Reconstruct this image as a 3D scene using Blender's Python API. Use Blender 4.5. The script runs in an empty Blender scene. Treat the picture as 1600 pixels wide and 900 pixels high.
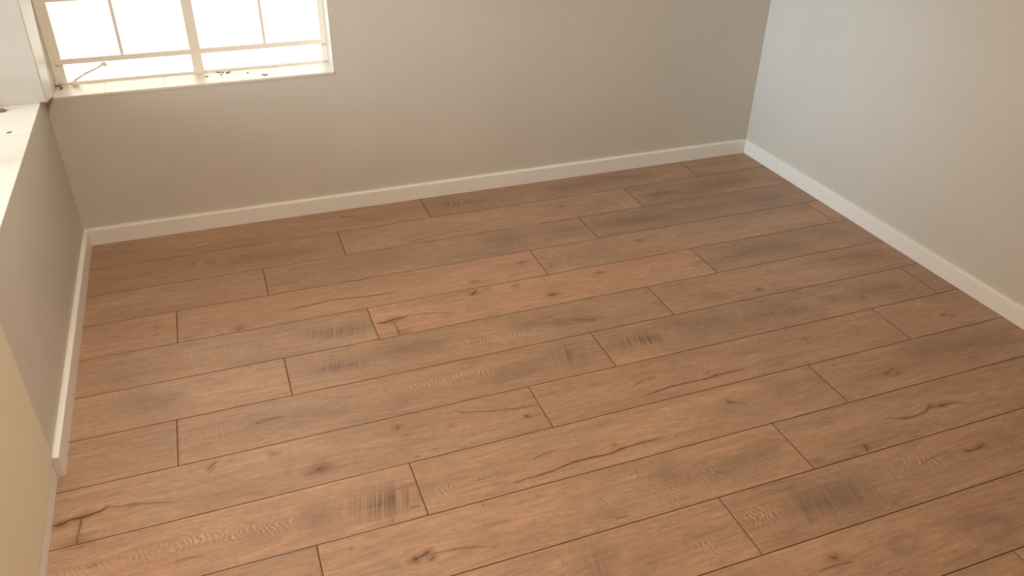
import bpy, bmesh, math, random
import numpy as np
from mathutils import Vector, Matrix

# ------------------------------------------------------------------ camera, sky, exposure
SC = bpy.context.scene
COL = SC.collection
SC.view_settings.view_transform = 'Standard'
SC.view_settings.look = 'None'
SC.view_settings.exposure = 0.0
SC.view_settings.gamma = 1.0
SC.view_settings.use_curve_mapping = False
SC.cycles.use_denoising = True
SC.cycles.max_bounces = 14
SC.cycles.diffuse_bounces = 8
SC.cycles.transparent_max_bounces = 12
SC.cycles.sample_clamp_indirect = 8.0

cam_data = bpy.data.cameras.new('camera')
cam_data.sensor_width = 36.0
cam_data.lens = 1271.939 / 1600 * 36.0
cam_data.clip_start = 0.02
cam = bpy.data.objects.new('camera', cam_data)
COL.objects.link(cam)
R0 = Vector((0.9369, -0.3492, 0.0149)); R1 = Vector((-0.1748, -0.5049, -0.8453)); R2 = Vector((0.3027, 0.7894, -0.5341))
R0.normalize(); R2.normalize(); R1 = R2.cross(R0).normalized(); R2 = R0.cross(R1).normalized()
cam.matrix_world = Matrix(((R0.x, -R1.x, -R2.x, 0.5319), (R0.y, -R1.y, -R2.y, -3.1156), (R0.z, -R1.z, -R2.z, 1.5542), (0, 0, 0, 1)))
SC.camera = cam

SKY_HI = (1.0, .97, .90); SKY_LO = (1.0, .96, .86); SKY_STRENGTH = 5.0
GLOW_DIR = (-.98, -.11, .16); GLOW_COL = (.66, .96, 1.32); GLOW_STRENGTH = 25.0; GLOW_POW = 27.0   # bright lobe added to the sky, low left, to light the right wall
world = bpy.data.worlds.new('sky'); SC.world = world; world.use_nodes = True
wn = world.node_tree.nodes; wl = world.node_tree.links; wn.clear()
wo = wn.new('ShaderNodeOutputWorld'); wb = wn.new('ShaderNodeBackground'); wb.inputs['Strength'].default_value = SKY_STRENGTH
wt = wn.new('ShaderNodeTexCoord'); wx = wn.new('ShaderNodeSeparateXYZ'); wr = wn.new('ShaderNodeValToRGB')
wl.new(wt.outputs['Generated'], wx.inputs[0]); wl.new(wx.outputs['Z'], wr.inputs[0])
wr.color_ramp.elements[0].position = 0.0; wr.color_ramp.elements[0].color = (*SKY_LO, 1)
wr.color_ramp.elements[1].position = 0.6; wr.color_ramp.elements[1].color = (*SKY_HI, 1)
wl.new(wr.outputs[0], wb.inputs['Color'])
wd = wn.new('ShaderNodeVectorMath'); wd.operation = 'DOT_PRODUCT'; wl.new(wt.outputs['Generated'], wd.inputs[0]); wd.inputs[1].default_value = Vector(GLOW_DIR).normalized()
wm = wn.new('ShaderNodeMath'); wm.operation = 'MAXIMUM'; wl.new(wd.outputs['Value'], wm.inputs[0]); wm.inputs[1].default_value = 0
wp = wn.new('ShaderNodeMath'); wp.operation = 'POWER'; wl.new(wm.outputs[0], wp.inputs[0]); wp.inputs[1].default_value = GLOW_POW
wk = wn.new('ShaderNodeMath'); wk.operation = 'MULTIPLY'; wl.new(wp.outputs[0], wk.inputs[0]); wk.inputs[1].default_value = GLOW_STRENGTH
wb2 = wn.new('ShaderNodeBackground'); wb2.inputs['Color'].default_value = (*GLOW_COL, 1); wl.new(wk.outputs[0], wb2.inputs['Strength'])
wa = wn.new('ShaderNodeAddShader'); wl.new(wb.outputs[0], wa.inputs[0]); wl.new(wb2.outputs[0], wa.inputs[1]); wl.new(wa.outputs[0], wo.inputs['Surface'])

# daylight portals sitting in the window and doorway openings (they emit nothing, they only guide the sky light)
def portal(name, loc, sx, sy, direction):
    ld = bpy.data.lights.new(name, 'AREA'); ld.shape = 'RECTANGLE'; ld.size = sx; ld.size_y = sy
    ld.cycles.is_portal = True
    o = bpy.data.objects.new(name, ld); o.location = loc
    o.rotation_euler = Vector(direction).to_track_quat('-Z', 'Y').to_euler()
    COL.objects.link(o)
WT = 1.55            # window head height
LWY0, LWY1 = -1.10, -0.10   # window in the left wall
portal('sky_portal_back', (0.4975, 0.20, (0.58 + WT) / 2), 0.98, WT - 0.58, (0, -1, 0))
portal('sky_portal_left', (-0.26, (LWY0 + LWY1) / 2, (0.6 + WT) / 2), LWY1 - LWY0, WT - 0.6, (1, 0, 0))

# warm fill from an added ceiling lamp out of view (its housing is built further down)
FILL_LAMP = (.66, -1.85, 2.33)
ld = bpy.data.lights.new('added_fill_lamp', 'AREA'); ld.shape = 'DISK'; ld.size = .34; ld.energy = 33.5; ld.color = (1.0, .835, .70)
fill_lamp = bpy.data.objects.new('added_fill_lamp', ld); fill_lamp.location = FILL_LAMP; COL.objects.link(fill_lamp)

# ------------------------------------------------------------------ helpers
def N(nt, kind, ins=None, **kw):
    n = nt.nodes.new(kind)
    for k, v in kw.items(): setattr(n, k, v)
    for k, v in (ins or {}).items():
        if hasattr(v, 'is_output') or isinstance(v, bpy.types.NodeSocket): nt.links.new(v, n.inputs[k])
        else: n.inputs[k].default_value = v
    return n
def M2(nt, op, a, b=None, c=None, clamp=False):
    n = nt.nodes.new('ShaderNodeMath'); n.operation = op; n.use_clamp = clamp
    for i, v in enumerate((a, b, c)):
        if v is None: continue
        if isinstance(v, bpy.types.NodeSocket): nt.links.new(v, n.inputs[i])
        else: n.inputs[i].default_value = v
    return n.outputs[0]
def MIX(nt, f, a, b, mode='MIX'):
    n = nt.nodes.new('ShaderNodeMix'); n.data_type = 'RGBA'; n.blend_type = mode; n.clamp_factor = True
    for i, v in ((0, f), (6, a), (7, b)):
        if isinstance(v, bpy.types.NodeSocket): nt.links.new(v, n.inputs[i])
        else: n.inputs[i].default_value = (*v, 1) if isinstance(v, tuple) and len(v) == 3 else v
    return n.outputs[2]
def new_mat(name):
    m = bpy.data.materials.new(name); m.use_nodes = True
    return m, m.node_tree, m.node_tree.nodes['Principled BSDF']

def paint(name, col, rough, bump=0.0006, scale=60, mott=0.03, patch=None):
    m, nt, b = new_mat(name)
    tc = N(nt, 'ShaderNodeTexCoord').outputs['Object']
    n1 = N(nt, 'ShaderNodeTexNoise', {'Vector': tc, 'Scale': 2.2, 'Detail': 3.0}).outputs[0]
    n2 = N(nt, 'ShaderNodeTexNoise', {'Vector': tc, 'Scale': scale, 'Detail': 4.0}).outputs[0]
    n3 = N(nt, 'ShaderNodeTexNoise', {'Vector': tc, 'Scale': scale * .18, 'Detail': 2.0}).outputs[0]
    d = tuple(c * (1 - 2 * mott) for c in col); l = tuple(min(1, c * (1 + 2 * mott)) for c in col)
    c = MIX(nt, n1, d, l)
    nt.links.new(c, b.inputs['Base Color'])
    b.inputs['Roughness'].default_value = rough
    h = M2(nt, 'ADD', n2, M2(nt, 'MULTIPLY', n3, 2.0))
    bp = N(nt, 'ShaderNodeBump', {'Height': h, 'Strength': .6, 'Distance': bump})
    nt.links.new(bp.outputs[0], b.inputs['Normal'])
    return m

WALLP = paint('greige_wall_paint', (.60, .565, .49), .5, .0009)
CREAM = paint('cream_wall_paint', (.77, .695, .535), .5, .0006)
WHITE = paint('white_skirting_paint', (.82, .805, .74), .38, .0003, 90)
POST = paint('white_plaster_paint', (.80, .76, .68), .4, .0008)
STEEL = paint('cream_enamel_on_steel', (.90, .86, .78), .35, .0004, 80)
CEIL = paint('ceiling_paint', (.84, .83, .80), .8)
PLAST = paint('ground_concrete', (.62, .60, .56), .85, .004, 30, .06)
CHALK = paint('filler_paint', (.74, .70, .62), .7, .002, 120)
BRASS = paint('tarnished_metal', (.20, .14, .09), .45, .0006, 150, .2)
DIRT = paint('dark_dirt', (.035, .02, .012), .8, .0006, 200, .2)
TILE, _nt, _b = new_mat('white_glazed_sill_tile')
_tc = N(_nt, 'ShaderNodeTexCoord').outputs['Object']
_n = N(_nt, 'ShaderNodeTexNoise', {'Vector': _tc, 'Scale': 9.0, 'Detail': 5.0}).outputs[0]
_nt.links.new(MIX(_nt, _n, (.76, .69, .58), (.84, .78, .69)), _b.inputs['Base Color']); _b.inputs['Roughness'].default_value = .38; _b.inputs['Specular IOR Level'].default_value = .3
GROUT = paint('sill_grout', (.66, .59, .48), .9, .001, 150)
GLASS = bpy.data.materials.new('window_glass'); GLASS.use_nodes = True
_nt = GLASS.node_tree; _nt.nodes.clear()
_o = _nt.nodes.new('ShaderNodeOutputMaterial')
_f = N(_nt, 'ShaderNodeFresnel', {'IOR': 1.45}).outputs[0]
_t = N(_nt, 'ShaderNodeBsdfTransparent', {'Color': (.97, .985, .975, 1)})
_g = N(_nt, 'ShaderNodeBsdfGlossy', {'Roughness': .02})
_m = N(_nt, 'ShaderNodeMixShader', {0: _f, 1: _t.outputs[0], 2: _g.outputs[0]})
_nt.links.new(_m.outputs[0], _o.inputs['Surface'])

def box(bm, lo, hi, fn=None, mat=0):
    vs = []
    for z in (lo[2], hi[2]):
        for x, y in ((lo[0], lo[1]), (hi[0], lo[1]), (hi[0], hi[1]), (lo[0], hi[1])):
            p = (x, y, z); vs.append(bm.verts.new(fn(p) if fn else p))
    for f in ((0, 3, 2, 1), (4, 5, 6, 7), (0, 1, 5, 4), (1, 2, 6, 5), (2, 3, 7, 6), (3, 0, 4, 7)):
        bm.faces.new([vs[i] for i in f]).material_index = mat
    return vs
def tube(bm, pts, r, seg=10):
    rings = []
    pts = [Vector(p) for p in pts]; rr = r if isinstance(r, (list, tuple)) else [r] * len(pts)
    for i, p in enumerate(pts):
        d = (pts[min(i + 1, len(pts) - 1)] - pts[max(i - 1, 0)]).normalized()
        a = d.orthogonal().normalized() if i == 0 else (a - d * a.dot(d)).normalized()
        b = d.cross(a)
        rings.append([bm.verts.new(p + (a * math.cos(2 * math.pi * k / seg) + b * math.sin(2 * math.pi * k / seg)) * rr[i]) for k in range(seg)])
    for q, s in zip(rings, rings[1:]):
        for k in range(seg): bm.faces.new((q[k], q[(k + 1) % seg], s[(k + 1) % seg], s[k]))
    bm.faces.new(rings[0][::-1]); bm.faces.new(rings[-1])
def ball(bm, c, r, sc=(1, 1, 1)):
    bmesh.ops.create_uvsphere(bm, u_segments=14, v_segments=9, radius=r, matrix=Matrix.Translation(c) @ Matrix.Diagonal((*sc, 1)))
def obj(name, bm, mats, parent=None, bevel=0, smooth=False):
    bmesh.ops.recalc_face_normals(bm, faces=bm.faces)
    me = bpy.data.meshes.new(name); bm.to_mesh(me); bm.free()
    for m in (mats if isinstance(mats, (list, tuple)) else [mats]): me.materials.append(m)
    o = bpy.data.objects.new(name, me); COL.objects.link(o)
    if parent: o.parent = parent
    if smooth: me.polygons.foreach_set('use_smooth', [True] * len(me.polygons))
    if bevel:
        md = o.modifiers.new('bevel', 'BEVEL'); md.width = bevel; md.segments = 2; md.limit_method = 'ANGLE'
    return o
def struct(o, label, cat):
    o['kind'] = 'structure'; o['label'] = label; o['category'] = cat
    return o
def empty(name, loc=(0, 0, 0)):
    o = bpy.data.objects.new(name, None); o.location = loc; o.empty_display_size = .1; COL.objects.link(o); return o

# local frames of the slightly skewed walls: (s along wall, t outwards from the room face, z)
W = 2.9365
def FB(p):   # back wall; t = 0 is the skirting face
    return (p[0] + .0067 * p[1], -.0068 - .00668 * p[0] + p[1], p[2])
def FR(p):   # right wall, s = world y
    return (2.9195 - .0168 * p[0] + p[1], p[0], p[2])
def FL(p):   # left wall
    return (-.0030 - .0035 * p[0] - p[1], p[0], p[2])
SK = .0155   # skirting thickness
CH = 2.45    # ceiling height
YB = -4.35   # rear end of the room

# marks in the laminate decor, floor coordinates in metres (cracks: points, half width mm, strength; knots: x, y, size mm, strength, ring; smudges and arcs: ends, half width, strength, kind)
CRACKS= [([(0.291, -0.155), (0.389, -0.154), (0.413, -0.145), (0.508, -0.145), (0.592, -0.143)], 1.2, 0.75), ([(0.503, -0.2), (0.61, -0.21)], 1.5, 0.3), ([(1.153, -0.369), (1.262, -0.351), (1.308, -0.35), (1.382, -0.349), (1.442, -0.353)], 1.2, 0.7), ([(0.632, -0.704), (0.676, -0.699), (0.758, -0.691), (0.784, -0.683), (0.824, -0.692), (0.895, -0.7), (1.007, -0.712)], 1.5, 0.8), ([(0.907, -0.878), (0.933, -0.883), (0.956, -0.878), (0.98, -0.871), (1.007, -0.872), (1.026, -0.862)], 2.6, 0.95), ([(1.026, -0.865), (1.084, -0.875), (1.172, -0.902)], 1.2, 0.6), ([(0.965, -0.886), (0.969, -0.936), (0.964, -0.968)], 2.2, 0.7), ([(1.288, -0.787), (1.259, -0.821)], 2.2, 0.9), ([(1.278, -0.808), (1.295, -0.809)], 1.5, 0.5), ([(1.559, -1.511), (1.664, -1.497), (1.708, -1.496), (1.796, -1.499), (1.827, -1.495), (1.879, -1.494), (1.95, -1.494)], 1.7, 0.85), ([(1.567, -1.455), (1.607, -1.44), (1.652, -1.44)], 1.2, 0.6), ([(1.117, -1.706), (1.145, -1.704), (1.202, -1.7), (1.262, -1.69), (1.309, -1.689), (1.373, -1.694), (1.412, -1.686), (1.486, -1.684), (1.541, -1.685)], 1.8, 0.9), ([(1.164, -1.645), (1.191, -1.636), (1.235, -1.632)], 1.2, 0.65), ([(2.137, -0.872), (2.172, -0.874)], 1.5, 0.8), ([(1.587, -0.728), (1.636, -0.72)], 1.2, 0.6), ([(1.541, -1.077), (1.598, -1.094)], 1.6, 0.7), ([(1.429, -1.038), (1.486, -1.027)], 1.2, 0.5), ([(2.111, -0.893), (2.126, -0.908)], 1, 0.5), ([(-0.017, -1.466), (0.005, -1.467), (0.022, -1.458), (0.05, -1.459), (0.071, -1.456), (0.096, -1.451), (0.111, -1.44)], 2.8, 1.0), ([(0.111, -1.446), (0.14, -1.452), (0.166, -1.454), (0.207, -1.466), (0.271, -1.485)], 1.3, 0.6), ([(0.05, -1.462), (0.046, -1.513), (0.043, -1.55)], 2.4, 0.75), ([(0.372, -1.366), (0.357, -1.384), (0.344, -1.393)], 1.8, 0.7), ([(0.364, -1.392), (0.347, -1.409)], 1.2, 0.5), ([(0.001, -1.552), (0.066, -1.557)], 1.2, 0.5), ([(0.259, -1.675), (0.284, -1.674), (0.326, -1.681)], 1.1, 0.6), ([(0.067, -1.629), (0.094, -1.622)], 1.1, 0.5), ([(0.418, -1.612), (0.448, -1.615)], 1, 0.5), ([(0.176, -1.386), (0.207, -1.387)], 1.2, 0.4), ([(0.779, -1.856), (0.799, -1.853), (0.825, -1.843)], 2.2, 0.85), ([(0.791, -1.856), (0.833, -1.855), (0.853, -1.855), (0.917, -1.866), (0.975, -1.884)], 1.2, 0.6), ([(0.817, -1.872), (0.831, -1.865)], 1.5, 0.6), ([(0.962, -1.815), (0.994, -1.818), (1.04, -1.819)], 1.4, 0.4), ([(1.017, -1.377), (1.04, -1.397), (1.12, -1.42), (1.202, -1.436), (1.242, -1.437), (1.263, -1.446)], 1.3, 0.65), ([(1.206, -1.471), (1.22, -1.48)], 1.8, 0.8), ([(0.856, -1.391), (0.853, -1.41)], 1.2, 0.7), ([(0.848, -1.396), (0.86, -1.402)], 1.2, 0.6), ([(0.573, -1.496), (0.627, -1.496), (0.698, -1.499)], 1.3, 0.45), ([(0.764, -1.717), (0.761, -1.73)], 1.2, 0.6), ([(0.989, -1.741), (0.987, -1.757)], 1.2, 0.4), ([(0.783, -1.629), (0.853, -1.621)], 1.1, 0.5), ([(0.812, -1.699), (0.84, -1.7)], 1.3, 0.6), ([(1.086, -1.707), (1.155, -1.703)], 1.4, 0.7), ([(0.99, -1.667), (1.072, -1.66)], 1.6, 0.4), ([(2.186, -1.832), (2.232, -1.845), (2.241, -1.85), (2.274, -1.85), (2.314, -1.846), (2.346, -1.831), (2.368, -1.839), (2.386, -1.839), (2.436, -1.844), (2.463, -1.857)], 1.8, 0.75), ([(2.049, -1.898), (2.041, -1.911)], 1.4, 0.8), ([(2.058, -1.901), (2.035, -1.927)], 1.5, 0.8), ([(1.994, -1.918), (1.996, -1.928)], 1.5, 0.5), ([(2.295, -2.007), (2.303, -2.015), (2.33, -2.017), (2.364, -2.012)], 2.2, 0.7), ([(2.338, -1.662), (2.371, -1.653)], 1.2, 0.5), ([(2.145, -2.01), (2.214, -1.996)], 1.1, 0.5), ([(2.198, -1.916), (2.22, -1.917)], 1.5, 0.4), ([(2.207, -1.421), (2.224, -1.432)], 1.8, 0.7), ([(2.225, -1.43), (2.262, -1.44)], 1.2, 0.45), ([(2.75, -1.467), (2.79, -1.455)], 1.2, 0.5), ([(1.793, -1.609), (1.802, -1.621)], 2, 0.8), ([(1.802, -1.62), (1.847, -1.644)], 1.2, 0.45), ([(2.632, -1.032), (2.66, -1.025), (2.689, -1.026), (2.787, -1.036)], 1.5, 0.65), ([(2.685, -1.04), (2.824, -1.056)], 1.4, 0.4), ([(1.652, -2.206), (1.708, -2.204), (1.753, -2.211)], 1.6, 0.6), ([(1.8, -2.264), (1.851, -2.265)], 1.4, 0.4), ([(1.709, -2.177), (1.713, -2.186), (1.726, -2.187)], 2, 0.7), ([(1.895, -2.201), (1.897, -2.215)], 1.5, 0.45), ([(1.28, -1.902), (1.296, -1.905), (1.318, -1.905)], 1.6, 0.6), ([(1.405, -1.772), (1.406, -1.791)], 1.2, 0.5), ([(1.108, -1.969), (1.106, -1.983)], 1.2, 0.4), ([(1.436, -1.924), (1.434, -1.931)], 1.5, 0.6), ([(0.938, -0.073), (0.963, -0.077)], 1.8, 0.7), ([(0.962, -0.086), (1.005, -0.103)], 1.2, 0.4), ([(1.487, -0.653), (1.521, -0.665)], 1.5, 0.5), ([(0.216, -0.659), (0.236, -0.659)], 1.5, 0.3), ([(0.467, -0.771), (0.487, -0.754)], 1.8, 0.7), ([(0.482, -1.249), (0.497, -1.254)], 1.6, 0.7), ([(0.497, -1.252), (0.528, -1.244), (0.564, -1.246)], 1.4, 0.6), ([(0.579, -1.142), (0.582, -1.155)], 1, 0.5), ([(1.831, -0.272), (1.851, -0.285)], 1.6, 0.6), ([(2.0, -0.648), (2.019, -0.66)], 1.8, 0.6), ([(2.019, -0.66), (2.054, -0.675)], 1.2, 0.4)]
KNOTS= [(0.349, -0.277, 9, 0.6, 0), (0.412, -0.277, 10, 0.5, 0), (1.302, -0.734, 12, 0.6, 0), (1.51, -0.661, 10, 0.55, 0), (1.276, -0.805, 14, 0.5, 0), (1.432, -0.808, 8, 0.7, 0), (1.323, -0.799, 8, 0.5, 0), (0.967, -0.877, 16, 0.6, 0), (0.933, -0.883, 9, 0.6, 0), (0.987, -0.952, 14, 0.45, 0), (1.524, -0.907, 8, 0.6, 0), (1.397, -1.666, 5, 0.8, 0), (1.412, -1.686, 6, 0.7, 0), (1.811, -1.475, 5, 0.6, 0), (1.827, -1.495, 7, 0.7, 0), (1.758, -0.824, 9, 0.7, 0), (1.537, -0.906, 13, 0.8, 0), (2.249, -1.119, 8, 0.8, 0), (2.061, -1.09, 11, 0.4, 1), (1.598, -1.097, 7, 0.7, 0), (0.006, -1.465, 12, 0.8, 0), (0.052, -1.458, 12, 0.7, 0), (0.046, -1.534, 16, 0.5, 0), (0.066, -1.546, 10, 0.4, 0), (0.405, -1.378, 8, 0.5, 0), (0.516, -1.393, 9, 0.6, 0), (0.166, -1.457, 8, 0.6, 0), (0.359, -1.378, 15, 0.35, 0), (0.854, -1.398, 11, 0.6, 0), (0.626, -1.489, 16, 0.8, 0), (0.877, -1.529, 4, 0.8, 0), (0.927, -1.518, 4, 0.6, 0), (0.997, -1.443, 6, 0.6, 0), (1.214, -1.476, 5, 0.5, 0), (0.869, -1.442, 12, 0.4, 0), (0.785, -1.857, 10, 0.8, 0), (0.822, -1.867, 8, 0.6, 0), (0.823, -1.843, 9, 0.5, 0), (0.652, -1.775, 4, 0.8, 0), (0.975, -1.884, 6, 0.5, 0), (2.338, -1.662, 6, 0.8, 0), (2.374, -1.649, 7, 0.6, 0), (2.373, -1.674, 6, 0.7, 0), (2.368, -1.655, 16, 0.3, 1), (2.049, -1.904, 13, 0.5, 0), (1.887, -1.906, 9, 0.6, 0), (2.0, -1.923, 7, 0.4, 0), (1.99, -1.634, 12, 0.5, 1), (2.385, -1.839, 9, 0.8, 0), (2.351, -1.829, 9, 0.5, 0), (2.236, -1.847, 8, 0.6, 0), (2.301, -2.012, 8, 0.6, 0), (2.356, -2.012, 12, 0.6, 0), (2.236, -2.017, 5, 0.5, 0), (2.208, -1.576, 5, 0.6, 0), (2.753, -1.468, 7, 0.7, 0), (2.794, -1.451, 8, 0.5, 0), (2.79, -1.481, 7, 0.6, 0), (2.568, -1.288, 8, 0.6, 0), (2.407, -1.438, 11, 0.5, 1), (2.217, -1.425, 9, 0.5, 0), (2.249, -1.119, 10, 0.7, 0), (2.363, -1.017, 8, 0.5, 0), (2.64, -1.031, 6, 0.6, 0), (2.027, -0.296, 10, 0.5, 1), (1.84, -0.278, 9, 0.6, 0), (2.284, -0.141, 6, 0.7, 0), (2.008, -0.653, 9, 0.6, 0), (2.2, -0.674, 10, 0.5, 1), (1.613, -0.703, 5, 0.6, 0), (2.833, -0.091, 9, 0.5, 0), (1.874, -0.71, 9, 0.3, 1), (1.716, -2.183, 12, 0.6, 0), (1.905, -2.206, 16, 0.5, 1), (2.133, -2.239, 24, 0.4, 1), (1.801, -1.618, 10, 0.6, 0), (0.222, -0.706, 5, 0.7, 0), (0.226, -0.667, 11, 0.45, 0), (0.479, -0.756, 15, 0.6, 0), (0.422, -0.774, 6, 0.6, 0), (0.317, -0.761, 8, 0.5, 0), (0.49, -1.25, 7, 0.6, 0), (0.808, -0.951, 4, 0.5, 0), (0.735, -1.011, 4, 0.5, 0), (1.255, -0.987, 4, 0.5, 0), (1.214, -1.476, 6, 0.8, 0), (1.139, -0.103, 9, 0.5, 1), (0.951, -0.073, 8, 0.5, 0), (0.909, -0.593, 5, 0.6, 0), (0.356, -0.396, 6, 0.5, 0), (1.978, -2.096, 5, 0.5, 0), (2.321, -2.129, 8, 0.4, 0)]
SMUDGES= [(1.314, -0.092, 1.562, -0.123, 0.02, 0.8, 0.9), (0.491, -0.286, 0.813, -0.319, 0.03, 0.6, 0.2), (0.035, -0.296, 0.26, -0.304, 0.022, 0.4, 0.2), (1.415, -0.431, 1.593, -0.499, 0.045, 0.5, 0.6), (1.223, -0.531, 1.408, -0.55, 0.02, 0.4, 0.0), (1.799, -0.107, 2.067, -0.115, 0.025, 0.6, 0.4), (2.087, -0.072, 2.397, -0.124, 0.02, 0.6, 0), (2.202, -0.303, 2.411, -0.301, 0.022, 0.9, 0.6), (2.417, -0.29, 2.79, -0.299, 0.045, 0.5, 0), (1.867, -0.493, 2.221, -0.494, 0.035, 0.6, 0), (2.219, -0.47, 2.536, -0.49, 0.02, 0.5, 0), (2.612, -0.475, 2.834, -0.491, 0.035, 0.5, 0), (1.647, -0.483, 1.882, -0.476, 0.03, 0.5, 0), (2.286, -0.851, 2.562, -0.879, 0.05, 0.6, 0), (2.396, -0.849, 2.635, -0.904, 0.045, 0.5, 0), (2.738, -0.484, 2.844, -0.499, 0.03, 0.5, 0), (2.731, -1.03, 2.88, -1.055, 0.03, 0.4, 0), (2.7, -0.828, 2.887, -0.863, 0.04, 0.35, 0), (0.642, -0.865, 0.898, -0.897, 0.032, 0.6, 0.9), (0.116, -1.021, 0.328, -1.092, 0.05, 0.5, 0.1), (0.663, -1.063, 0.878, -1.079, 0.024, 0.75, 0.6), (0.855, -1.045, 1.108, -1.079, 0.05, 0.55, 0), (1.29, -1.058, 1.48, -1.04, 0.03, 0.5, 0), (1.138, -1.263, 1.379, -1.28, 0.04, 0.5, 0), (0.837, -1.264, 0.966, -1.286, 0.025, 0.4, 0), (0.589, -1.255, 0.776, -1.284, 0.03, 0.4, 0), (0.467, -1.244, 0.572, -1.254, 0.012, 0.6, 0), (0.571, -1.259, 0.67, -1.261, 0.025, 0.4, 0), (0.032, -0.89, 0.152, -0.908, 0.03, 0.25, 0), (1.41, -1.071, 1.649, -1.089, 0.03, 0.6, 0), (1.368, -1.255, 1.511, -1.256, 0.05, 0.75, 1.0), (1.488, -1.257, 1.594, -1.272, 0.015, 0.5, 0), (1.599, -1.251, 1.797, -1.264, 0.028, 0.95, 0.9), (1.799, -1.216, 2.096, -1.26, 0.05, 0.6, 0), (2.057, -1.261, 2.306, -1.26, 0.03, 0.6, 0.5), (1.29, -1.316, 1.379, -1.254, 0.05, 0.5, 0), (1.966, -1.495, 2.122, -1.488, 0.03, 0.3, 0), (2.183, -1.265, 2.362, -1.274, 0.028, 0.7, 0.2), (2.399, -1.244, 2.525, -1.26, 0.02, 0.7, 0), (2.536, -1.247, 2.785, -1.259, 0.02, 0.5, 0), (2.443, -1.601, 2.917, -1.655, 0.04, 0.4, 0), (2.759, -1.396, 2.971, -1.403, 0.06, 0.3, 0), (0.661, -1.648, 0.848, -1.669, 0.045, 0.8, 1.0), (0.504, -1.661, 0.669, -1.65, 0.06, 0.5, 0.2), (0.403, -1.662, 0.543, -1.649, 0.04, 0.5, 0), (0.658, -1.279, 0.755, -1.295, 0.03, 0.4, 0), (0.537, -1.244, 0.672, -1.247, 0.02, 0.3, 0), (1.415, -1.763, 1.557, -1.851, 0.05, 0.6, 0.6), (1.531, -1.854, 1.836, -1.828, 0.03, 0.5, 0.1), (1.3, -1.747, 1.356, -1.804, 0.06, 0.2, 0), (1.126, -1.976, 1.236, -2.039, 0.06, 0.6, 0.6), (1.223, -2.049, 1.375, -2.04, 0.03, 0.5, 0.1), (1.357, -2.034, 1.551, -2.01, 0.02, 0.3, 0), (1.181, -1.869, 1.352, -1.9, 0.02, 0.3, 0), (1.683, -2.024, 1.977, -2.043, 0.05, 0.75, 0.5), (1.933, -2.003, 2.013, -2.037, 0.025, 0.4, 0.9), (1.995, -2.19, 2.255, -2.239, 0.04, 0.4, 0), (2.371, -2.005, 2.508, -2.026, 0.04, 0.4, 0), (1.585, -2.095, 1.726, -2.094, 0.04, 0.3, 0), (1.513, -1.804, 1.67, -1.829, 0.03, 0.4, 0), (0.936, -0.117, 1.148, -0.122, 0.03, 0.3, 0)]
ARCS= [(0.792, -1.229, 1.017, -1.245, 0.02, 0.6, -1), (0.97, -1.236, 1.194, -1.25, 0.03, 1.0, -1), (1.057, -1.07, 1.386, -1.101, 0.02, 0.9, -1), (1.361, -1.093, 1.46, -1.088, 0.015, 0.5, -1), (0.038, -0.844, 0.281, -0.869, 0.02, 0.5, 1), (0.281, -0.869, 0.52, -0.878, 0.022, 0.8, 1), (0.003, -1.615, 0.159, -1.624, 0.025, 0.5, -1), (0.138, -1.621, 0.314, -1.635, 0.03, 0.7, -1), (0.26, -1.621, 0.543, -1.649, 0.03, 1.0, -1), (0.801, -0.275, 0.882, -0.276, 0.02, 0.9, -1), (0.04, -0.298, 0.271, -0.308, 0.02, 0.5, -1), (0.508, -0.291, 0.829, -0.298, 0.02, 0.6, -1), (1.555, -2.011, 1.693, -2.022, 0.035, 1.0, 1), (1.623, -2.014, 1.685, -2.008, 0.03, 0.9, 1), (2.059, -1.998, 2.233, -2.029, 0.035, 0.9, -1), (1.977, -2.007, 2.062, -2.006, 0.02, 0.5, -1), (0.867, -1.676, 0.956, -1.667, 0.022, 0.9, -1), (0.975, -1.662, 1.035, -1.665, 0.015, 0.7, -1), (1.289, -1.48, 1.345, -1.481, 0.02, 0.7, -1), (1.524, -1.698, 1.688, -1.69, 0.02, 0.6, -1), (1.867, -0.493, 2.013, -0.491, 0.02, 0.7, 1), (2.237, -0.492, 2.528, -0.503, 0.018, 0.5, 1), (2.049, -1.274, 2.287, -1.285, 0.016, 0.7, -1), (1.766, -0.113, 1.869, -0.122, 0.015, 0.6, -1), (0.314, -1.242, 0.484, -1.246, 0.02, 0.4, -1), (0.28, -1.257, 0.455, -1.278, 0.025, 0.4, -1), (2.178, -1.273, 2.329, -1.3, 0.015, 0.6, 0), (0.791, -0.523, 1.04, -0.573, 0.02, 0.6, 1), (0.632, -0.571, 0.793, -0.512, 0.025, 0.5, 0), (1.23, -1.84, 1.331, -1.853, 0.03, 0.5, 0), (1.362, -1.864, 1.488, -1.886, 0.04, 0.6, 0), (1.488, -1.886, 1.633, -1.841, 0.04, 0.5, 0), (1.67, -1.867, 1.801, -1.875, 0.05, 0.5, 0), (1.386, -2.059, 1.492, -2.072, 0.06, 0.6, 0), (2.159, -1.671, 2.391, -1.712, 0.03, 0.5, 0), (2.592, -1.483, 2.84, -1.529, 0.03, 0.3, 0), (2.289, -0.955, 2.411, -0.984, 0.02, 0.3, 0)]
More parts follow.
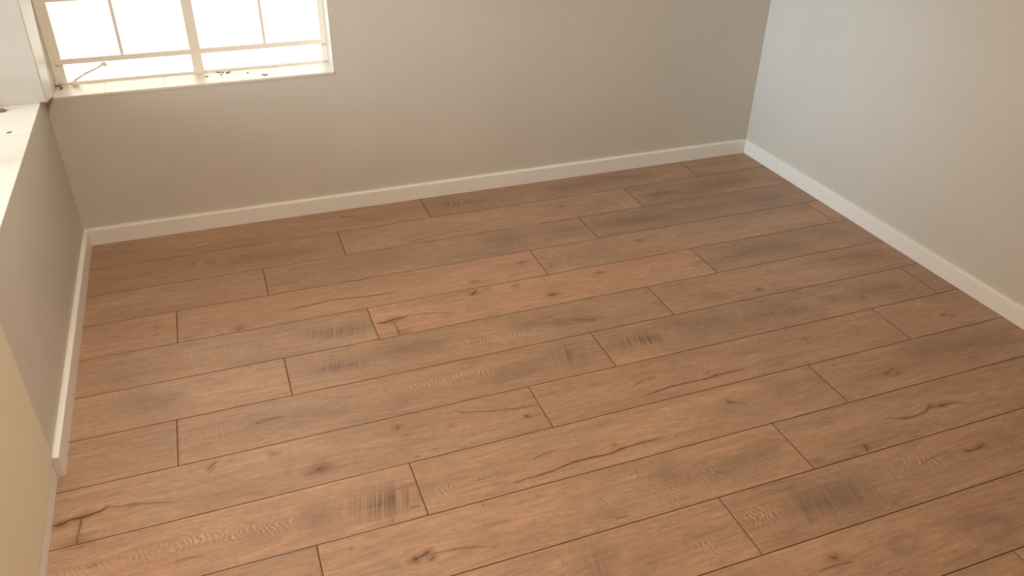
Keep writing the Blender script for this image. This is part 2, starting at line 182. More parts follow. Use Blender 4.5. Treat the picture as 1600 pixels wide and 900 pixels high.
# ------------------------------------------------------------------ floor: one laminate floor, every board laid and grooved
PW, PL = 0.192, 1.2832
JOINTS = {1: [-.06, 1.2885, 2.564], 2: [-.383, .8997, 2.1735], 3: [-.69, .5915, 1.868], 4: [-.99, .288, 1.573, 2.860], 5: [-.383, .8985, 2.1715],
          6: [-.686, .596, 1.877], 7: [-1.006, .2755, 1.561, 2.848], 8: [-.06, 1.266, 2.548], 9: [-.432, .850, 2.1325], 10: [-.706, .5755, 1.8615], 11: [-1.004, .28, 1.5617, 2.845]}
for r in range(12, 24):
    s0 = {0: -.06, 1: -.43, 2: -.70, 3: -1.0}[r % 4]; JOINTS[r] = [s0 + PL * k for k in range(4) if s0 + PL * k < 3.0]
def board_fields(X, Y, row_lo, row_hi):
    d = {}
    cd = np.full(X.shape, 1.0); ca = np.zeros(X.shape); cw = np.full(X.shape, 1.5)
    best = np.full(X.shape, 9.9)
    inrow = lambda y: row_lo - .003 <= y <= row_hi + .003
    for pts, hw, st in CRACKS:
        if not inrow(sum(p[1] for p in pts) / len(pts)): continue
        tot = sum(math.dist(a, b) for a, b in zip(pts, pts[1:])); acc = 0
        for (x0, y0), (x1, y1) in zip(pts, pts[1:]):
            L = math.dist((x0, y0), (x1, y1)) + 1e-6; ux, uy = (x1 - x0) / L, (y1 - y0) / L
            t = (X - x0) * ux + (Y - y0) * uy; tc = np.clip(t, 0, L)
            dx = X - (x0 + ux * tc); dy = Y - (y0 + uy * tc); dist = np.hypot(dx, dy)
            sg = np.sign(ux * (Y - y0) - uy * (X - x0)) * (1 if ux >= 0 else -1); sg[sg == 0] = 1
            f = (acc + tc) / tot; env = np.clip(np.minimum(f, 1 - f) * 7 + .25, 0, 1)
            end = np.clip(1 - np.maximum(0, np.maximum(-t, t - L)) / .006, 0, 1) if tot < .09 or acc == 0 or acc + L > tot - 1e-5 else 1.0
            m = dist < best
            best[m] = dist[m]; cd[m] = (sg * dist * 1000)[m]; cw[m] = (hw * (.5 + .5 * env))[m]
            ca[m] = (st * env * end * np.clip(1 - dist / .011, 0, 1))[m]
            acc += L
    d['crack_mm'] = cd; d['crack_amp'] = ca; d['crack_w'] = cw
    kn = np.zeros(X.shape); ring = np.zeros(X.shape); wv = np.zeros(X.shape)
    for kx, ky, s, a, r in KNOTS:
        if not inrow(ky): continue
        s = s / 1000.
        q = ((X - kx) / (s * 1.5)) ** 2 + ((Y - ky) / s) ** 2
        g = np.exp(-q / 2)
        if r: ring = np.maximum(ring, a * np.exp(-(np.sqrt(q) - 1.4) ** 2 / .35)); kn = np.maximum(kn, -.5 * a * np.exp(-q))
        else: kn = np.maximum(kn, a * g)
        wv += -(Y - ky) * .75 * a * np.exp(-(((X - kx) / (s * 6)) ** 2 + ((Y - ky) / (s * 2.4)) ** 2) / 2)
    d['knot'] = kn; d['ring'] = ring; d['warp'] = wv
    sm = np.zeros(X.shape); cb = np.zeros(X.shape)
    for x0, y0, x1, y1, h, a, c in SMUDGES:
        if not inrow((y0 + y1) / 2): continue
        L = math.dist((x0, y0), (x1, y1)) + 1e-6; ux, uy = (x1 - x0) / L, (y1 - y0) / L
        t = (X - x0) * ux + (Y - y0) * uy; v = -(X - x0) * uy + (Y - y0) * ux
        e = np.clip(np.minimum(t + .03, L + .03 - t) / .10, 0, 1) ** 1.2
        g = a * e * np.exp(-(v / h) ** 2 * .9)
        sm = np.maximum(sm, g); cb = np.maximum(cb, c * g)
    d['smudge'] = sm; d['comb'] = cb
    ar = np.zeros(X.shape); av = np.zeros(X.shape)
    for x0, y0, x1, y1, h, a, dr in ARCS:
        if not inrow((y0 + y1) / 2): continue
        L = math.dist((x0, y0), (x1, y1)) + 1e-6; ux, uy = (x1 - x0) / L, (y1 - y0) / L
        t = (X - x0) * ux + (Y - y0) * uy; v = -(X - x0) * uy + (Y - y0) * ux
        g = a * np.clip(np.minimum(t + .02, L + .02 - t) / .06, 0, 1) * np.exp(-(v / h) ** 2 * 1.3)
        m = g > ar; ar[m] = g[m]; av[m] = ((v / h) ** 2 * dr * 1.5 if dr else v / h * 2.0 + .8 * np.sin(t * 25))[m]
    d['arc'] = ar; d['arc_v'] = av
    return d
def build_floor():
    rng = random.Random(11)
    V = []; F = []; MI = []; A = {}
    keys = ['crack_mm', 'crack_amp', 'crack_w', 'knot', 'ring', 'warp', 'smudge', 'comb', 'arc', 'arc_v', 'seed', 'tone', 'red']
    for k in keys: A[k] = []
    off = 0
    row1 = .2013
    # (row, board) -> tone (lightness) and red cast read from the boards themselves
    TONE = {(1, 0): (-.15, .3), (1, 1): (-.3, .1), (2, 0): (-.25, .2), (2, 1): (.1, .2), (2, 2): (-.35, .1), (3, 0): (0, .2), (3, 1): (-.15, 0), (3, 2): (-.3, .0),
            (4, 0): (.2, .3), (4, 1): (.25, .4), (4, 2): (.1, .1), (5, 0): (.1, -.1), (5, 1): (.35, .5), (5, 2): (-.15, -.3), (6, 0): (.25, -.1), (6, 1): (-.05, -.1), (6, 2): (.1, .1),
            (7, 0): (.1, .1), (7, 1): (-.05, -.1), (7, 2): (.0, -.2), (8, 0): (0, -.1), (8, 1): (0, .1), (8, 2): (.2, .2), (9, 0): (.35, .3), (9, 1): (.15, .0), (9, 2): (0, .2),
            (10, 0): (.1, -.2), (10, 1): (.15, .1), (10, 2): (0, -.1), (11, 1): (.15, .3), (11, 2): (0, .2), (12, 0): (.2, .4), (12, 1): (0, .4), (12, 2): (-.15, -.2), (13, 1): (0, 0), (13, 2): (.2, .5)}
    r = 1; ytop = 0.012; y = -row1
    while ytop > YB:
        x0s = JOINTS[r] + [JOINTS[r][-1] + PL]
        if x0s[0] > -.02: x0s = [x0s[0] - PL] + x0s
        nb = 0
        for xa, xb in zip(x0s, x0s[1:]):
            xa2, xb2 = max(xa, -.032), min(xb, W + .075)
            if xb2 - xa2 < .004: continue
            fine = ytop > -2.55
            g = .0003
            nx = max(2, int((xb2 - xa2) / (.008 if fine else .08))); ny = 48 if fine else 6
            yl, yh = max(y, YB), ytop
            c = .0011
            xs = np.concatenate([[xa2 + g], np.linspace(xa2 + g + c, xb2 - g - c, nx), [xb2 - g]])
            ys = np.concatenate([[yl + g], np.linspace(yl + g + c, yh - g - c, ny), [yh - g]])
            X, Y = np.meshgrid(xs, ys); Z = np.zeros(X.shape); Z[0, :] = Z[-1, :] = -.0012; Z[:, 0] = Z[:, -1] = -.0012
            n0, n1 = X.shape
            V.append(np.stack([X, Y, Z], -1).reshape(-1, 3))
            idx = off + np.arange(n0 * n1).reshape(n0, n1)
            q = np.stack([idx[:-1, :-1], idx[:-1, 1:], idx[1:, 1:], idx[1:, :-1]], -1)
            mi = np.zeros(q.shape[:2], int); mi[0, :] = mi[-1, :] = 1; mi[:, 0] = mi[:, -1] = 1
            F.append(q.reshape(-1, 4)); MI.append(mi.reshape(-1))
            off += n0 * n1
            d = board_fields(X, Y, yl, yh) if fine else {}
            to, rd = TONE.get((r, nb), (rng.uniform(-.25, .25), rng.uniform(-.3, .3)))
            sd = rng.uniform(0, 60)
            for k in keys:
                if k == 'seed': v = np.full(X.shape, sd)
                elif k == 'tone': v = np.full(X.shape, to)
                elif k == 'red': v = np.full(X.shape, rd)
                else: v = d.get(k, np.full(X.shape, 5.0 if k == 'crack_mm' else 0.0))
                A[k].append(v.reshape(-1))
            nb += 1
        r += 1; ytop = y; y -= PW
    # underlay sheet below the boards closes the joints
    u = np.array([[-.05, YB, -.0022], [W + .1, YB, -.0022], [W + .1, .03, -.0022], [-.05, .03, -.0022],
                  [-.05, YB, -.03], [W + .1, YB, -.03], [W + .1, .03, -.03], [-.05, .03, -.03]])
    V.append(u); fu = np.array([[0, 1, 2, 3], [7, 6, 5, 4], [0, 4, 5, 1], [1, 5, 6, 2], [2, 6, 7, 3], [3, 7, 4, 0]]) + off
    F.append(fu); MI.append(np.ones(6, int))
    for k in keys: A[k].append(np.zeros(8))
    V = np.concatenate(V).astype(np.float32); F = np.concatenate(F).astype(np.int32); MI = np.concatenate(MI).astype(np.int32)
    me = bpy.data.meshes.new('floor')
    me.vertices.add(len(V)); me.vertices.foreach_set('co', V.reshape(-1))
    me.loops.add(F.size); me.loops.foreach_set('vertex_index', F.reshape(-1))
    me.polygons.add(len(F)); me.polygons.foreach_set('loop_start', np.arange(0, F.size, 4, dtype=np.int32)); me.polygons.foreach_set('loop_total', np.full(len(F), 4, np.int32))
    me.polygons.foreach_set('material_index', MI)
    for k in keys:
        at = me.attributes.new(k, 'FLOAT', 'POINT'); at.data.foreach_set('value', np.concatenate(A[k]).astype(np.float32))
    me.update(calc_edges=True); me.validate()
    o = bpy.data.objects.new('floor', me); COL.objects.link(o)
    return o

def floor_material():
    m, nt, b = new_mat('oak_laminate_board')
    att = lambda k: N(nt, 'ShaderNodeAttribute', attribute_name=k).outputs['Fac']
    P = N(nt, 'ShaderNodeSeparateXYZ', {0: N(nt, 'ShaderNodeTexCoord').outputs['Object']})
    x, y = P.outputs[0], P.outputs[1]
    seed = att('seed'); yy = M2(nt, 'ADD', y, att('warp'))
    def vec(sx, sy, sz=1.0, xo=x, yo=yy):
        return N(nt, 'ShaderNodeCombineXYZ', {0: M2(nt, 'MULTIPLY', xo, sx), 1: M2(nt, 'MULTIPLY', yo, sy), 2: M2(nt, 'MULTIPLY', seed, sz)}).outputs[0]
    def noise(v, s=1.0, det=3.0, ro=.5, dist=0.0):
        return N(nt, 'ShaderNodeTexNoise', {'Vector': v, 'Scale': s, 'Detail': det, 'Roughness': ro, 'Distortion': dist}).outputs[0]
    def ramp(v, lo, hi):
        return N(nt, 'ShaderNodeMapRange', {0: v, 1: lo, 2: hi, 3: 0.0, 4: 1.0}, clamp=True).outputs[0]
    broad = noise(vec(2.2, 9), 1, 2)
    patch = noise(vec(5.0, 16, 1.7), 1, 3, .55, .6)
    streak = noise(vec(5.0, 95, 2.1), 1, 4, .6, .4)
    fine = noise(vec(16, 420, 3.3), 1, 3, .6)
    pore = noise(vec(45, 700, 4.1), 1, 2, .6)
    soft = noise(vec(60, 60, 1.3), 1, 3, .6)
    col = MIX(nt, ramp(broad, .3, .7), FLOOR_A, FLOOR_B)
    col = MIX(nt, M2(nt, 'MULTIPLY', ramp(patch, .50, .74), .6), col, FLOOR_GREY)
    red = M2(nt, 'ADD', M2(nt, 'MULTIPLY', ramp(noise(vec(3.5, 14, 5.3), 1, 2), .5, .8), .5), M2(nt, 'MULTIPLY', att('red'), .7), clamp=True)
    col = MIX(nt, red, col, FLOOR_RED)
    def mul(c, f, amt):   # c * (1 + amt*(f-.5)*2)
        k = M2(nt, 'ADD', 1.0, M2(nt, 'MULTIPLY', M2(nt, 'SUBTRACT', f, .5), amt * 2))
        s = nt.nodes.new('ShaderNodeVectorMath'); s.operation = 'SCALE'
        nt.links.new(c, s.inputs[0]); nt.links.new(k, s.inputs['Scale']); return s.outputs[0]
    cont = noise(vec(1.6, 13, 6.7), 1, 2, .5, .3)
    rings = M2(nt, 'ADD', .5, M2(nt, 'MULTIPLY', M2(nt, 'SINE', M2(nt, 'MULTIPLY', cont, 95.0)), .5))
    col = mul(col, streak, .29); col = mul(col, fine, .28); col = mul(col, soft, .16)
    col = mul(col, rings, .055)
    col = mul(col, M2(nt, 'ADD', .5, M2(nt, 'MULTIPLY', att('tone'), .5)), .26)
    # smudges, with grain broken into them, and cross saw marks
    sm = att('smudge'); brk = noise(vec(14, 120, 6.1), 1, 4, .65, .5)
    sraw = M2(nt, 'MULTIPLY', sm, M2(nt, 'ADD', .62, M2(nt, 'MULTIPLY', ramp(brk, .3, .7), .75)))
    col = MIX(nt, M2(nt, 'MULTIPLY', sraw, .90, clamp=True), col, FLOOR_SMUDGE)
    cmb = noise(vec(150, 5, 7.7, M2(nt, 'ADD', x, M2(nt, 'MULTIPLY', y, -.22)), y), 1, 2, .55, .0)
    cm = M2(nt, 'MULTIPLY', att('comb'), ramp(cmb, .5, .64))
    col = MIX(nt, M2(nt, 'MULTIPLY', cm, .52, clamp=True), col, FLOOR_DARK)
    cml = M2(nt, 'MULTIPLY', att('comb'), ramp(cmb, .46, .36))
    col = MIX(nt, M2(nt, 'MULTIPLY', cml, .45, clamp=True), col, FLOOR_LIGHT)
    # cathedral arcs
    ph = M2(nt, 'ADD', M2(nt, 'MULTIPLY', x, 2 * math.pi / .0135), M2(nt, 'MULTIPLY', att('arc_v'), 4.0))
    ph = M2(nt, 'ADD', ph, M2(nt, 'MULTIPLY', noise(vec(22, 45, 2.9), 1, 2), 17.0))
    sn = M2(nt, 'SINE', ph)
    arc = att('arc')
    abrk = ramp(noise(vec(30, 60, 8.3), 1, 2), .35, .6)
    col = MIX(nt, M2(nt, 'MULTIPLY', M2(nt, 'MULTIPLY', arc, abrk), M2(nt, 'MULTIPLY', ramp(sn, .0, .9), .62)), col, FLOOR_LIGHT)
    col = MIX(nt, M2(nt, 'MULTIPLY', M2(nt, 'MULTIPLY', arc, abrk), M2(nt, 'MULTIPLY', ramp(sn, -.1, -.9), .55)), col, FLOOR_SMUDGE)
    # pale flecks and dark pores everywhere
    fl = M2(nt, 'MULTIPLY', ramp(noise(vec(38, 260, 9.1), 1, 2, .6, .8), .60, .72), M2(nt, 'ADD', .12, M2(nt, 'MULTIPLY', ramp(patch, .45, .7), .4)))
    col = MIX(nt, fl, col, FLOOR_LIGHT)
    col = MIX(nt, M2(nt, 'MULTIPLY', ramp(pore, .64, .76), .35), col, FLOOR_SMUDGE)
    curl = M2(nt, 'ABSOLUTE', M2(nt, 'SUBTRACT', noise(vec(34, 60, 12.1), 1, 2, .5, 1.0), .5))
    cmask = M2(nt, 'MULTIPLY', ramp(curl, .022, .0), ramp(noise(vec(4.5, 15, 13.3), 1, 1), .47, .60))
    col = MIX(nt, M2(nt, 'MULTIPLY', cmask, .26), col, FLOOR_LIGHT)
    # knots
    kn = att('knot')
    kb = M2(nt, 'MULTIPLY', kn, M2(nt, 'ADD', .5, M2(nt, 'MULTIPLY', noise(vec(120, 260, 3.0), 1, 3, .7), 1.0)))
    col = MIX(nt, M2(nt, 'MULTIPLY', ramp(kb, .08, .75), .80), col, FLOOR_KNOT)
    col = MIX(nt, M2(nt, 'MULTIPLY', ramp(kb, .62, .9), .75), col, FLOOR_DARK)
    rg = M2(nt, 'MULTIPLY', att('ring'), noise(vec(70, 120, 3.7), 1, 2, .6))
    col = MIX(nt, M2(nt, 'MULTIPLY', rg, 1.1, clamp=True), col, FLOOR_SMUDGE)
    # cracks
    cwob = M2(nt, 'MULTIPLY', M2(nt, 'SUBTRACT', noise(vec(60, 60, 4.4), 1, 3, .65), .5), 5.0)
    cwob = M2(nt, 'ADD', cwob, M2(nt, 'MULTIPLY', M2(nt, 'SUBTRACT', noise(vec(260, 200, 2.2), 1, 2, .6), .5), 3.0))
    cd = M2(nt, 'ABSOLUTE', M2(nt, 'ADD', att('crack_mm'), cwob))
    cwid = M2(nt, 'MULTIPLY', att('crack_w'), M2(nt, 'ADD', .75, M2(nt, 'MULTIPLY', noise(vec(35, 10, 5.5), 1, 2), 1.2)))
    inner = M2(nt, 'SUBTRACT', 1.0, N(nt, 'ShaderNodeMapRange', {0: cd, 1: M2(nt, 'MULTIPLY', cwid, .25), 2: cwid, 3: 0.0, 4: 1.0}, clamp=True).outputs[0])
    halo = M2(nt, 'SUBTRACT', 1.0, N(nt, 'ShaderNodeMapRange', {0: cd, 1: 0.0, 2: M2(nt, 'MULTIPLY', cwid, 6.0), 3: 0.0, 4: 1.0}, clamp=True).outputs[0])
    ca = att('crack_amp')
    col = MIX(nt, M2(nt, 'MULTIPLY', M2(nt, 'MULTIPLY', halo, ca), .65), col, FLOOR_KNOT)
    crk = M2(nt, 'MULTIPLY', inner, M2(nt, 'MULTIPLY', ca, 1.35), clamp=True)
    col = MIX(nt, M2(nt, 'MULTIPLY', crk, .85), col, FLOOR_DARK)
    nt.links.new(col, b.inputs['Base Color'])
    ro = M2(nt, 'ADD', FLOOR_ROUGH, M2(nt, 'MULTIPLY', M2(nt, 'SUBTRACT', streak, .5), .18))
    nt.links.new(ro, b.inputs['Roughness'])
    b.inputs['Specular IOR Level'].default_value = .32
    h = M2(nt, 'SUBTRACT', M2(nt, 'ADD', M2(nt, 'MULTIPLY', fine, .5), streak), M2(nt, 'MULTIPLY', crk, 2.0))
    bp = N(nt, 'ShaderNodeBump', {'Height': h, 'Strength': .35, 'Distance': .0006})
    nt.links.new(bp.outputs[0], b.inputs['Normal'])
    return m
FLOOR_A = (.425, .272, .172); FLOOR_B = (.335, .212, .134); FLOOR_GREY = (.27, .185, .130); FLOOR_RED = (.43, .240, .155)
FLOOR_SMUDGE = (.19, .128, .092); FLOOR_DARK = (.07, .035, .020); FLOOR_LIGHT = (.60, .41, .27); FLOOR_KNOT = (.22, .11, .060)
FLOOR_ROUGH = .46
fo = build_floor(); fo.data.materials.append(floor_material())
fo.data.materials.append(paint('dark_bevel_of_boards', (.13, .062, .030), .6, .0002, 200, .1))
struct(fo, 'oak-look laminate floor of wide brown boards with dark grooves', 'floor')

# ------------------------------------------------------------------ walls, ceiling, ground outside
Tw = .24
bm = bmesh.new()
OX0, OX1, OZ = .010, .981, .572
def leanbox(bm, lo, hi, fn, mv):      # box whose corners may be nudged
    vs = box(bm, lo, hi, fn)
    return vs
box(bm, (-.35, SK, -.03), (W + .30, SK + Tw, OZ), FB)
box(bm, (-.35, SK, WT), (W + .30, SK + Tw, CH), FB)
box(bm, (-.35, SK, OZ), (OX0, SK + Tw, WT), FB)
box(bm, (OX1, SK, OZ), (W + .30, SK + Tw, WT), FB)
struct(obj('wall_back', bm, WALLP), 'greige painted wall with the window, skirting along its foot', 'wall')
bm = bmesh.new(); box(bm, (YB - .2, .013, -.03), (SK + .02, .013 + Tw, CH), FR)
struct(obj('wall_right', bm, WALLP), 'greige painted blank wall on the right, lit by daylight', 'wall')
LZ = .590; YN = -1.291
bm = bmesh.new()
box(bm, (YN, SK, -.03), (SK + .02, SK + Tw, LZ), FL)
box(bm, (YN, SK, WT), (SK + .02, SK + Tw, CH), FL)
box(bm, (YN, SK, LZ), (LWY0, SK + Tw, WT), FL)
box(bm, (LWY1, SK, LZ), (SK + .02, SK + Tw, WT), FL)
struct(obj('wall_left', bm, WALLP), 'greige painted wall under the left window', 'wall')
bm = bmesh.new()
# nearer stretch of the left wall: cream, its arris chipped low down
prof = [(.0605, 0), (.10, 0), (.155, .001), (.162, .0055), (.188, .004), (.196, -.001), (.25, 0), (CH, 0)]
a = []; b_ = []; c_ = []; d_ = []
for z, e in prof:
    a.append(bm.verts.new(FL((YN + e, .0125, z)))); b_.append(bm.verts.new(FL((YN + e, .30, z))))
    c_.append(bm.verts.new(FL((YB - .2, .30, z)))); d_.append(bm.verts.new(FL((YB - .2, .0125, z))))
for i in range(len(prof) - 1):
    for p, q in ((a, b_), (b_, c_), (c_, d_), (d_, a)): bm.faces.new((p[i], q[i], q[i + 1], p[i + 1]))
bm.faces.new((a[0], d_[0], c_[0], b_[0])); bm.faces.new((a[-1], b_[-1], c_[-1], d_[-1]))
box(bm, (YB - .2, .0190, -.03), (YN, .30, .0605), FL)
struct(obj('wall_left_near', bm, CREAM), 'cream painted stretch of wall at the left edge with a chipped corner', 'wall')
bm = bmesh.new()
box(bm, (-.30, YB - .12, -.03), (W + .4, YB, CH))
struct(obj('wall_rear', bm, WALLP), 'plain greige wall behind the camera', 'wall')
bm = bmesh.new(); box(bm, (-.4, YB - .2, CH), (W + .5, .4, CH + .1))
struct(obj('ceiling', bm, CEIL), 'plain white ceiling', 'ceiling')
bm = bmesh.new(); box(bm, (-14, -16, -.30), (16, 16, -.18))
struct(obj('ground', bm, PLAST), 'pale sunlit paving outside the windows', 'ground')

# ------------------------------------------------------------------ skirting boards
SH = .065
def skirting(name, fn, s0, s1, t0, t1, h, label, capL=False, seg=60):
    bm = bmesh.new(); n = seg
    prof = [(t1, -.0), (t0, 0), (t0, h - .004), (t0 + .0012, h - .0012), (t0 + .004, h), (t1, h)]
    rings = []
    for i in range(n + 1):
        s = s0 + (s1 - s0) * i / n
        rings.append([bm.verts.new(fn((s, t, z))) for t, z in prof])
    for q, r in zip(rings, rings[1:]):
        for k in range(len(prof)): bm.faces.new((q[k], q[(k + 1) % 6], r[(k + 1) % 6], r[k]))
    bm.faces.new(rings[0]); bm.faces.new(rings[-1][::-1])
    return struct(obj(name, bm, WHITE), label, 'skirting board')
bb = skirting('baseboard_back', FB, -.0175, 2.9195, 0, SK + .002, SH, 'white skirting board along the foot of the window wall')
br = skirting('baseboard_right', FR, YB, -.0262 + .012, 0, .015, SH, 'white skirting board along the foot of the right wall')
bl = skirting('baseboard_left', FL, YN - .0015, -.0068, 0, SK + .0012, SH, 'white skirting board below the left window, ending in a square end')
bn = skirting('baseboard_left_near', FL, YB, YN - .002, .0172, .0195, .0600, 'thin white skirting strip at the foot of the cream wall')
# hand-run filler bead where skirting meets wall
def bead(parent, fn, s0, s1, t, z, r0, rough, n, seed):
    rg = random.Random(seed); bm = bmesh.new(); pts = []; rr = []
    w = 0
    for i in range(n + 1):
        s = s0 + (s1 - s0) * i / n; w = .6 * w + rg.uniform(-1, 1) * .6
        k = rough(i / n)
        pts.append(fn((s, t, z + w * .0016 * k))); rr.append(max(.0006, r0 * (1 + .7 * k * w)))
    tube(bm, pts, rr, 8)
    return obj('filler_bead', bm, CHALK, parent, smooth=True)
bead(bb, FB, -.012, 2.915, SK - .001, SH + .0002, .0022, lambda f: max(.15, 1.3 - 3.2 * f), 240, 3)
bead(br, FR, YB + .1, -.03, .013 - .001, SH, .0016, lambda f: .25, 200, 5)
bead(bl, FL, YN + .01, -.03, SK - .001, SH + .0002, .0022, lambda f: .5, 110, 8)

# ------------------------------------------------------------------ windows
def tiled_sill(parent, fn, s0, s1, t0, t1, z, joint0, pitch, seedv):
    bm = bmesh.new(); g = .0006
    js = [joint0 + pitch * k for k in range(-9, 10)]
    cuts = [s0] + [j for j in js if s0 + .01 < j < s1 - .01] + [s1]
    rg = random.Random(seedv)
    for a, b in zip(cuts, cuts[1:]):
        dz = rg.uniform(-.0005, .0005)
        box(bm, (a + g, t0, z - .007), (b - g, t1, z + dz), fn, 0)
    box(bm, (s0, t0 + .0015, z - .012), (s1, t1, z - .0012), fn, 1)
    o = obj('window_sill', bm, [TILE, GROUT], parent); o['label'] = 'white glazed tile sill'
    md = o.modifiers.new('bevel', 'BEVEL'); md.width = .0009; md.segments = 2; md.limit_method = 'ANGLE'
    return o
def steel_window(name, fn, s0, s1, z0, z1, tf, bars, mull, transoms, label, top):
    root = empty(name, fn(((s0 + s1) / 2, tf, z0))); inv = Matrix.Translation(root.location).inverted()
    def F(p): return tuple(Vector(fn(p)) - root.location)
    bm = bmesh.new(); d = .03
    fw = .020
    box(bm, (s0 - .006, tf, z0 - .01), (s0 + fw + .012, tf + d, z1), F); box(bm, (s1 - fw, tf, z0 - .01), (s1 + .006, tf + d, z1), F)
    box(bm, (s0, tf, z0 - .01), (s1, tf + d, z0 + .007), F); box(bm, (s0, tf, z1 - fw), (s1, tf + d, z1), F)
    obj('window_frame', bm, STEEL, root, .0015)
    bm = bmesh.new(); box(bm, (mull - .0185, tf - .004, z0 - .004), (mull + .0185, tf + d, z1 - .01), F); obj('mullion', bm, STEEL, root, .002)
    bm = bmesh.new(); box(bm, (s0 + .012, tf - .012, transoms[0] - .0095), (mull - .012, tf - .002, transoms[0] + .0095), F); obj('transom', bm, STEEL, root, .0015)
    bm = bmesh.new(); box(bm, (mull + .014, tf - .012, transoms[0] - .0095), (s1 + .001, tf - .002, transoms[0] + .0095), F); obj('transom', bm, STEEL, root, .0015)
    for z in transoms[1:]:
        for a, b in ((s0 + fw, mull - .016), (mull + .016, s1 - fw)):
            bm = bmesh.new(); box(bm, (a, tf + .002, z - .007), (b, tf + .02, z + .007), F); obj('glazing_bar', bm, STEEL, root, .001)
    for s in bars:
        bm = bmesh.new(); box(bm, (s - .0055, tf - .001, transoms[0] + .004), (s + .0055, tf + .02, z1 - .01), F); obj('glazing_bar', bm, STEEL, root, .001)
    zs = [z0] + transoms + [z1 - .01]; ss = [s0 + fw] + [bars[0], mull, bars[1]] + [s1 - fw]
    for i in range(len(zs) - 1):
        cells = [(ss[0], ss[2]), (ss[2], ss[4])] if i == 0 else list(zip(ss, ss[1:]))
        for a, b in cells:
            bm = bmesh.new(); box(bm, (a, tf + .010, zs[i]), (b, tf + .013, zs[i + 1]), F); obj('glass_pane', bm, GLASS, root)
    struct(root, label, 'window')
    return root, F
TF = .150
w1, F1 = steel_window('window_1', FB, .014, .981, .580, WT, TF, [.2475, .7505], .4975, [.6635, .873, 1.083, 1.293], 'steel framed window with white painted bars and tiled sill in the far wall', 0)
tiled_sill(w1, F1, OX0 - .001, OX1 + .001, SK - .003, TF + .034, .580, .5735, .2005, 1)
# stay on the lower left pane: foot, long arm with peg knob, keeper and hook lying on the sill
L_ = lambda p: Vector(F1(p))
bm = bmesh.new()
tube(bm, [L_((.074, TF - .018, .5975)), L_((.10, TF - .016, .611)), L_((.14, TF - .016, .628)), L_((.172, TF - .016, .642))], .0034)
stay = obj('window_stay', bm, STEEL, w1, smooth=True)
bm = bmesh.new(); ball(bm, L_((.183, TF - .016, .6455)), .0085); tube(bm, [L_((.172, TF - .016, .641)), L_((.174, TF - .016, .652))], .0022)
obj('knob', bm, STEEL, stay, smooth=True)
bm = bmesh.new(); tube(bm, [L_((.112, TF - .016, .6205)), L_((.150, TF - .014, .634))], .0014)
obj('pin', bm, STEEL, stay, smooth=True)
bm = bmesh.new(); ball(bm, L_((.072, TF - .018, .5875)), .011, (1.35, .8, .75)); tube(bm, [L_((.072, TF - .018, .58)), L_((.072, TF - .018, .597))], .005)
obj('stay_foot', bm, STEEL, w1, smooth=True)
bm = bmesh.new(); tube(bm, [L_((.020, TF - .016, .592)), L_((.045, TF - .018, .5885)), L_((.068, TF - .018, .5885))], .0032); obj('stay_keeper', bm, STEEL, w1, smooth=True)
bm = bmesh.new()
tube(bm, [L_((.018 + .014 * math.cos(a), .102 + .012 * math.sin(a), .583 + .010 * max(0, math.sin(a / 2 - .2)))) for a in [(-.5 + .33 * k) * math.pi / 1.6 for k in range(6)]], .0028)
o = obj('latch_hook', bm, BRASS, w1, smooth=True); o['label'] = 'dark tarnished hook'
bm = bmesh.new(); ball(bm, L_((.2535, TF + .002, .6665)), .0042, (1.6, .8, 1.0)); o = obj('stay_pin', bm, BRASS, w1, smooth=True); o['label'] = 'dark metal pin'

w2, F2 = steel_window('window_2', FL, LWY0 + .002, LWY1 - .002, .598, WT, .175, [-.85, -.35], -.60, [.6815, .891, 1.10, 1.31], 'steel framed window with pale tiled sill in the left wall', 0)
tiled_sill(w2, F2, LWY0 - .001, LWY1 + .001, SK - .003, .205, .598, -.39, .2005, 2)
L_ = lambda p: Vector(F2(p))
bm = bmesh.new(); tube(bm, [L_((LWY1 - .035, .115, .607)), L_((LWY1 - .040, .150, .607)), L_((LWY1 - .045, .172, .612))], .0062); o = obj('window_stay', bm, STEEL, w2, smooth=True)
bm = bmesh.new(); ball(bm, L_((LWY1 - .05, .125, .601)), .010, (2.0, 1.0, .5)); o = obj('stay_foot', bm, BRASS, w2, smooth=True); o['label'] = 'dark stay foot with the shadow under the stay in its colour'  # dark colour puts in the shadow below the pale stay bar

# plastered corner post between the two windows, slightly proud of the walls and leaning a touch
bm = bmesh.new()
def q(z):
    f = (z - .58) / .33 if z < .906 else 1.0 + 0 * z
    f = min(f, 1.0)
    fr = Vector((.0055 + .0045 * f, LWY1 - .0002, z)); bk = Vector((.0115 + .0165 * f, .0095, z)); 
    return [Vector((-.0205, LWY1 - .0002, z)), fr, bk, Vector((-.0205, .0095, z))]
rings = []
for z in (.6, .64, .7, .78, .85, .906, 1.1, WT, CH - .001):
    r = q(z)
    if z == .6: r[0].z = .600; r[1].z = .598; r[2].z = .582; r[3].z = .585
    rings.append([bm.verts.new(v) for v in r])
for a, b in zip(rings, rings[1:]):
    for k in range(4): bm.faces.new((a[k], a[(k + 1) % 4], b[(k + 1) % 4], b[k])).material_index = 1 if k == 0 else 0
bm.faces.new(rings[0][::-1]); bm.faces.new(rings[-1])
struct(obj('trim_1', bm, [POST, WALLP], bevel=.0025), 'white plastered corner post between the two windows', 'corner post')

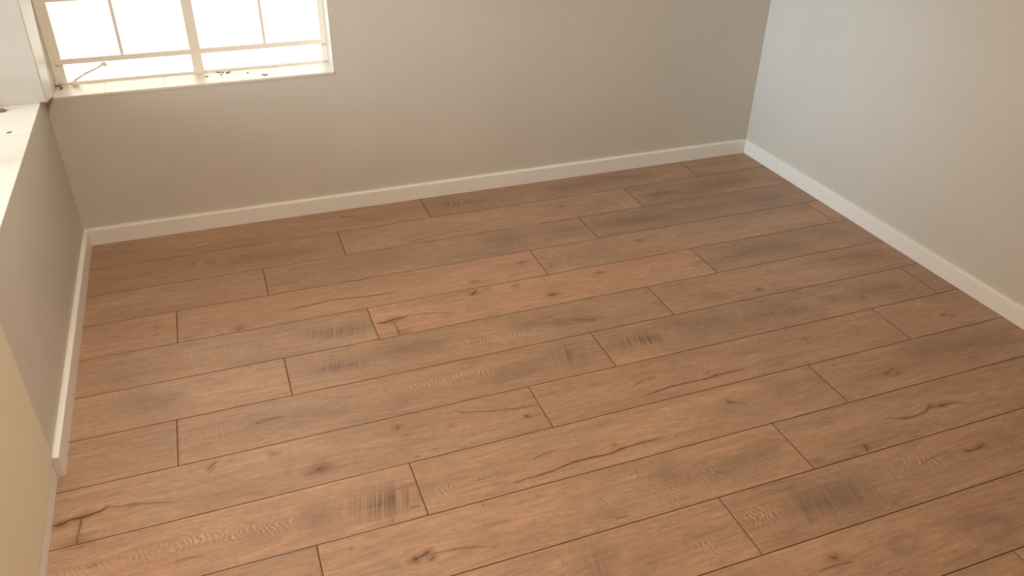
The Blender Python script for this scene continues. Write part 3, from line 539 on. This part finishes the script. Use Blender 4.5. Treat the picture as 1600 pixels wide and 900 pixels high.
# ------------------------------------------------------------------ crumbs of dirt lying on the sills
def flake(loc, size, curl, seed, label, group=None):
    size *= 1.25
    rg = random.Random(seed); bm = bmesh.new(); n = 7
    top = []; bot = []
    for i in range(n):
        u = i / (n - 1) * 2 - 1
        w = size * .32 * math.sqrt(max(.05, 1 - u * u)) * rg.uniform(.7, 1.2)
        zc = .0009 + size * curl * u * u
        top.append([bm.verts.new((u * size, s * w + size * .18 * math.cos(u * 2), zc + .0009)) for s in (-1, 1)])
        bot.append([bm.verts.new((u * size, s * w * .9 + size * .18 * math.cos(u * 2), max(0, zc - .0009))) for s in (-1, 1)])
    for i in range(n - 1):
        bm.faces.new((top[i][0], top[i + 1][0], top[i + 1][1], top[i][1])); bm.faces.new((bot[i][0], bot[i][1], bot[i + 1][1], bot[i + 1][0]))
        bm.faces.new((top[i][0], bot[i][0], bot[i + 1][0], top[i + 1][0])); bm.faces.new((top[i][1], top[i + 1][1], bot[i + 1][1], bot[i][1]))
    bm.faces.new((top[0][0], top[0][1], bot[0][1], bot[0][0])); bm.faces.new((top[-1][0], bot[-1][0], bot[-1][1], top[-1][1]))
    o = obj('dirt_flake', bm, DIRT, smooth=True); o.location = loc; o.rotation_euler = (0, 0, rg.uniform(-.6, .6))
    o['label'] = label; o['category'] = 'dirt'
    if group: o['group'] = group
    return o
SZ = .5802
flake((.5218, .0814, SZ), .0055, .1, 1, 'dark round crumb of dirt on the sill, just right of the window mullion', 'dirt crumbs on the far window sill')
flake((.7280, .0340, SZ), .0100, .35, 2, 'largest curled dark flake, near the front edge of the far window sill', 'dirt crumbs on the far window sill')
flake((.6697, .0825, SZ), .0038, .1, 3, 'tiny lone crumb at mid sill, left of the large curled flake', 'dirt crumbs on the far window sill')
for i, (x, y, s) in enumerate(((.5656, .118, .0065), (.5815, .113, .0040), (.6020, .108, .0070), (.595, .098, .0035), (.5727, .0872, .0030))):
    flake((x, y, SZ), s, .2, 10 + i, 'small dark crumb in the loose cluster beside the glass on the far sill', 'dirt crumbs on the far window sill')
flake((-.075, -.3601, .5982), .0060, .15, 20, 'single dark crumb on the tiled sill of the left window')

# ------------------------------------------------------------------ added ceiling lamp above the view, for warm fill
lamp = empty('added_ceiling_light', (FILL_LAMP[0], FILL_LAMP[1], CH)); lamp['label'] = 'round white ceiling lamp, added out of view as warm fill'; lamp['category'] = 'ceiling light'
def disc(r, z0, z1, name, mat, inner=None):
    bm = bmesh.new(); n = 40; A = []; B = []; C_ = []; D = []
    for k in range(n):
        c, s = math.cos(2 * math.pi * k / n), math.sin(2 * math.pi * k / n); ri = inner or .001
        A.append(bm.verts.new((r * c, r * s, z0))); B.append(bm.verts.new((r * c, r * s, z1))); C_.append(bm.verts.new((ri * c, ri * s, z1))); D.append(bm.verts.new((ri * c, ri * s, z0)))
    for k in range(n):
        j = (k + 1) % n
        for p, q_ in ((A, B), (B, C_), (C_, D), (D, A)): bm.faces.new((p[k], p[j], q_[j], q_[k]))
    return obj(name, bm, mat, lamp)
GLOW, _nt, _b = new_mat('added_lamp_diffuser'); _b.inputs['Base Color'].default_value = (.9, .85, .78, 1)
_b.inputs['Emission Color'].default_value = (1.0, .72, .45, 1); _b.inputs['Emission Strength'].default_value = 4.0
disc(.19, -.09, 0, 'housing', WHITE, .178); disc(.178, -.10, -.088, 'diffuser', GLOW)
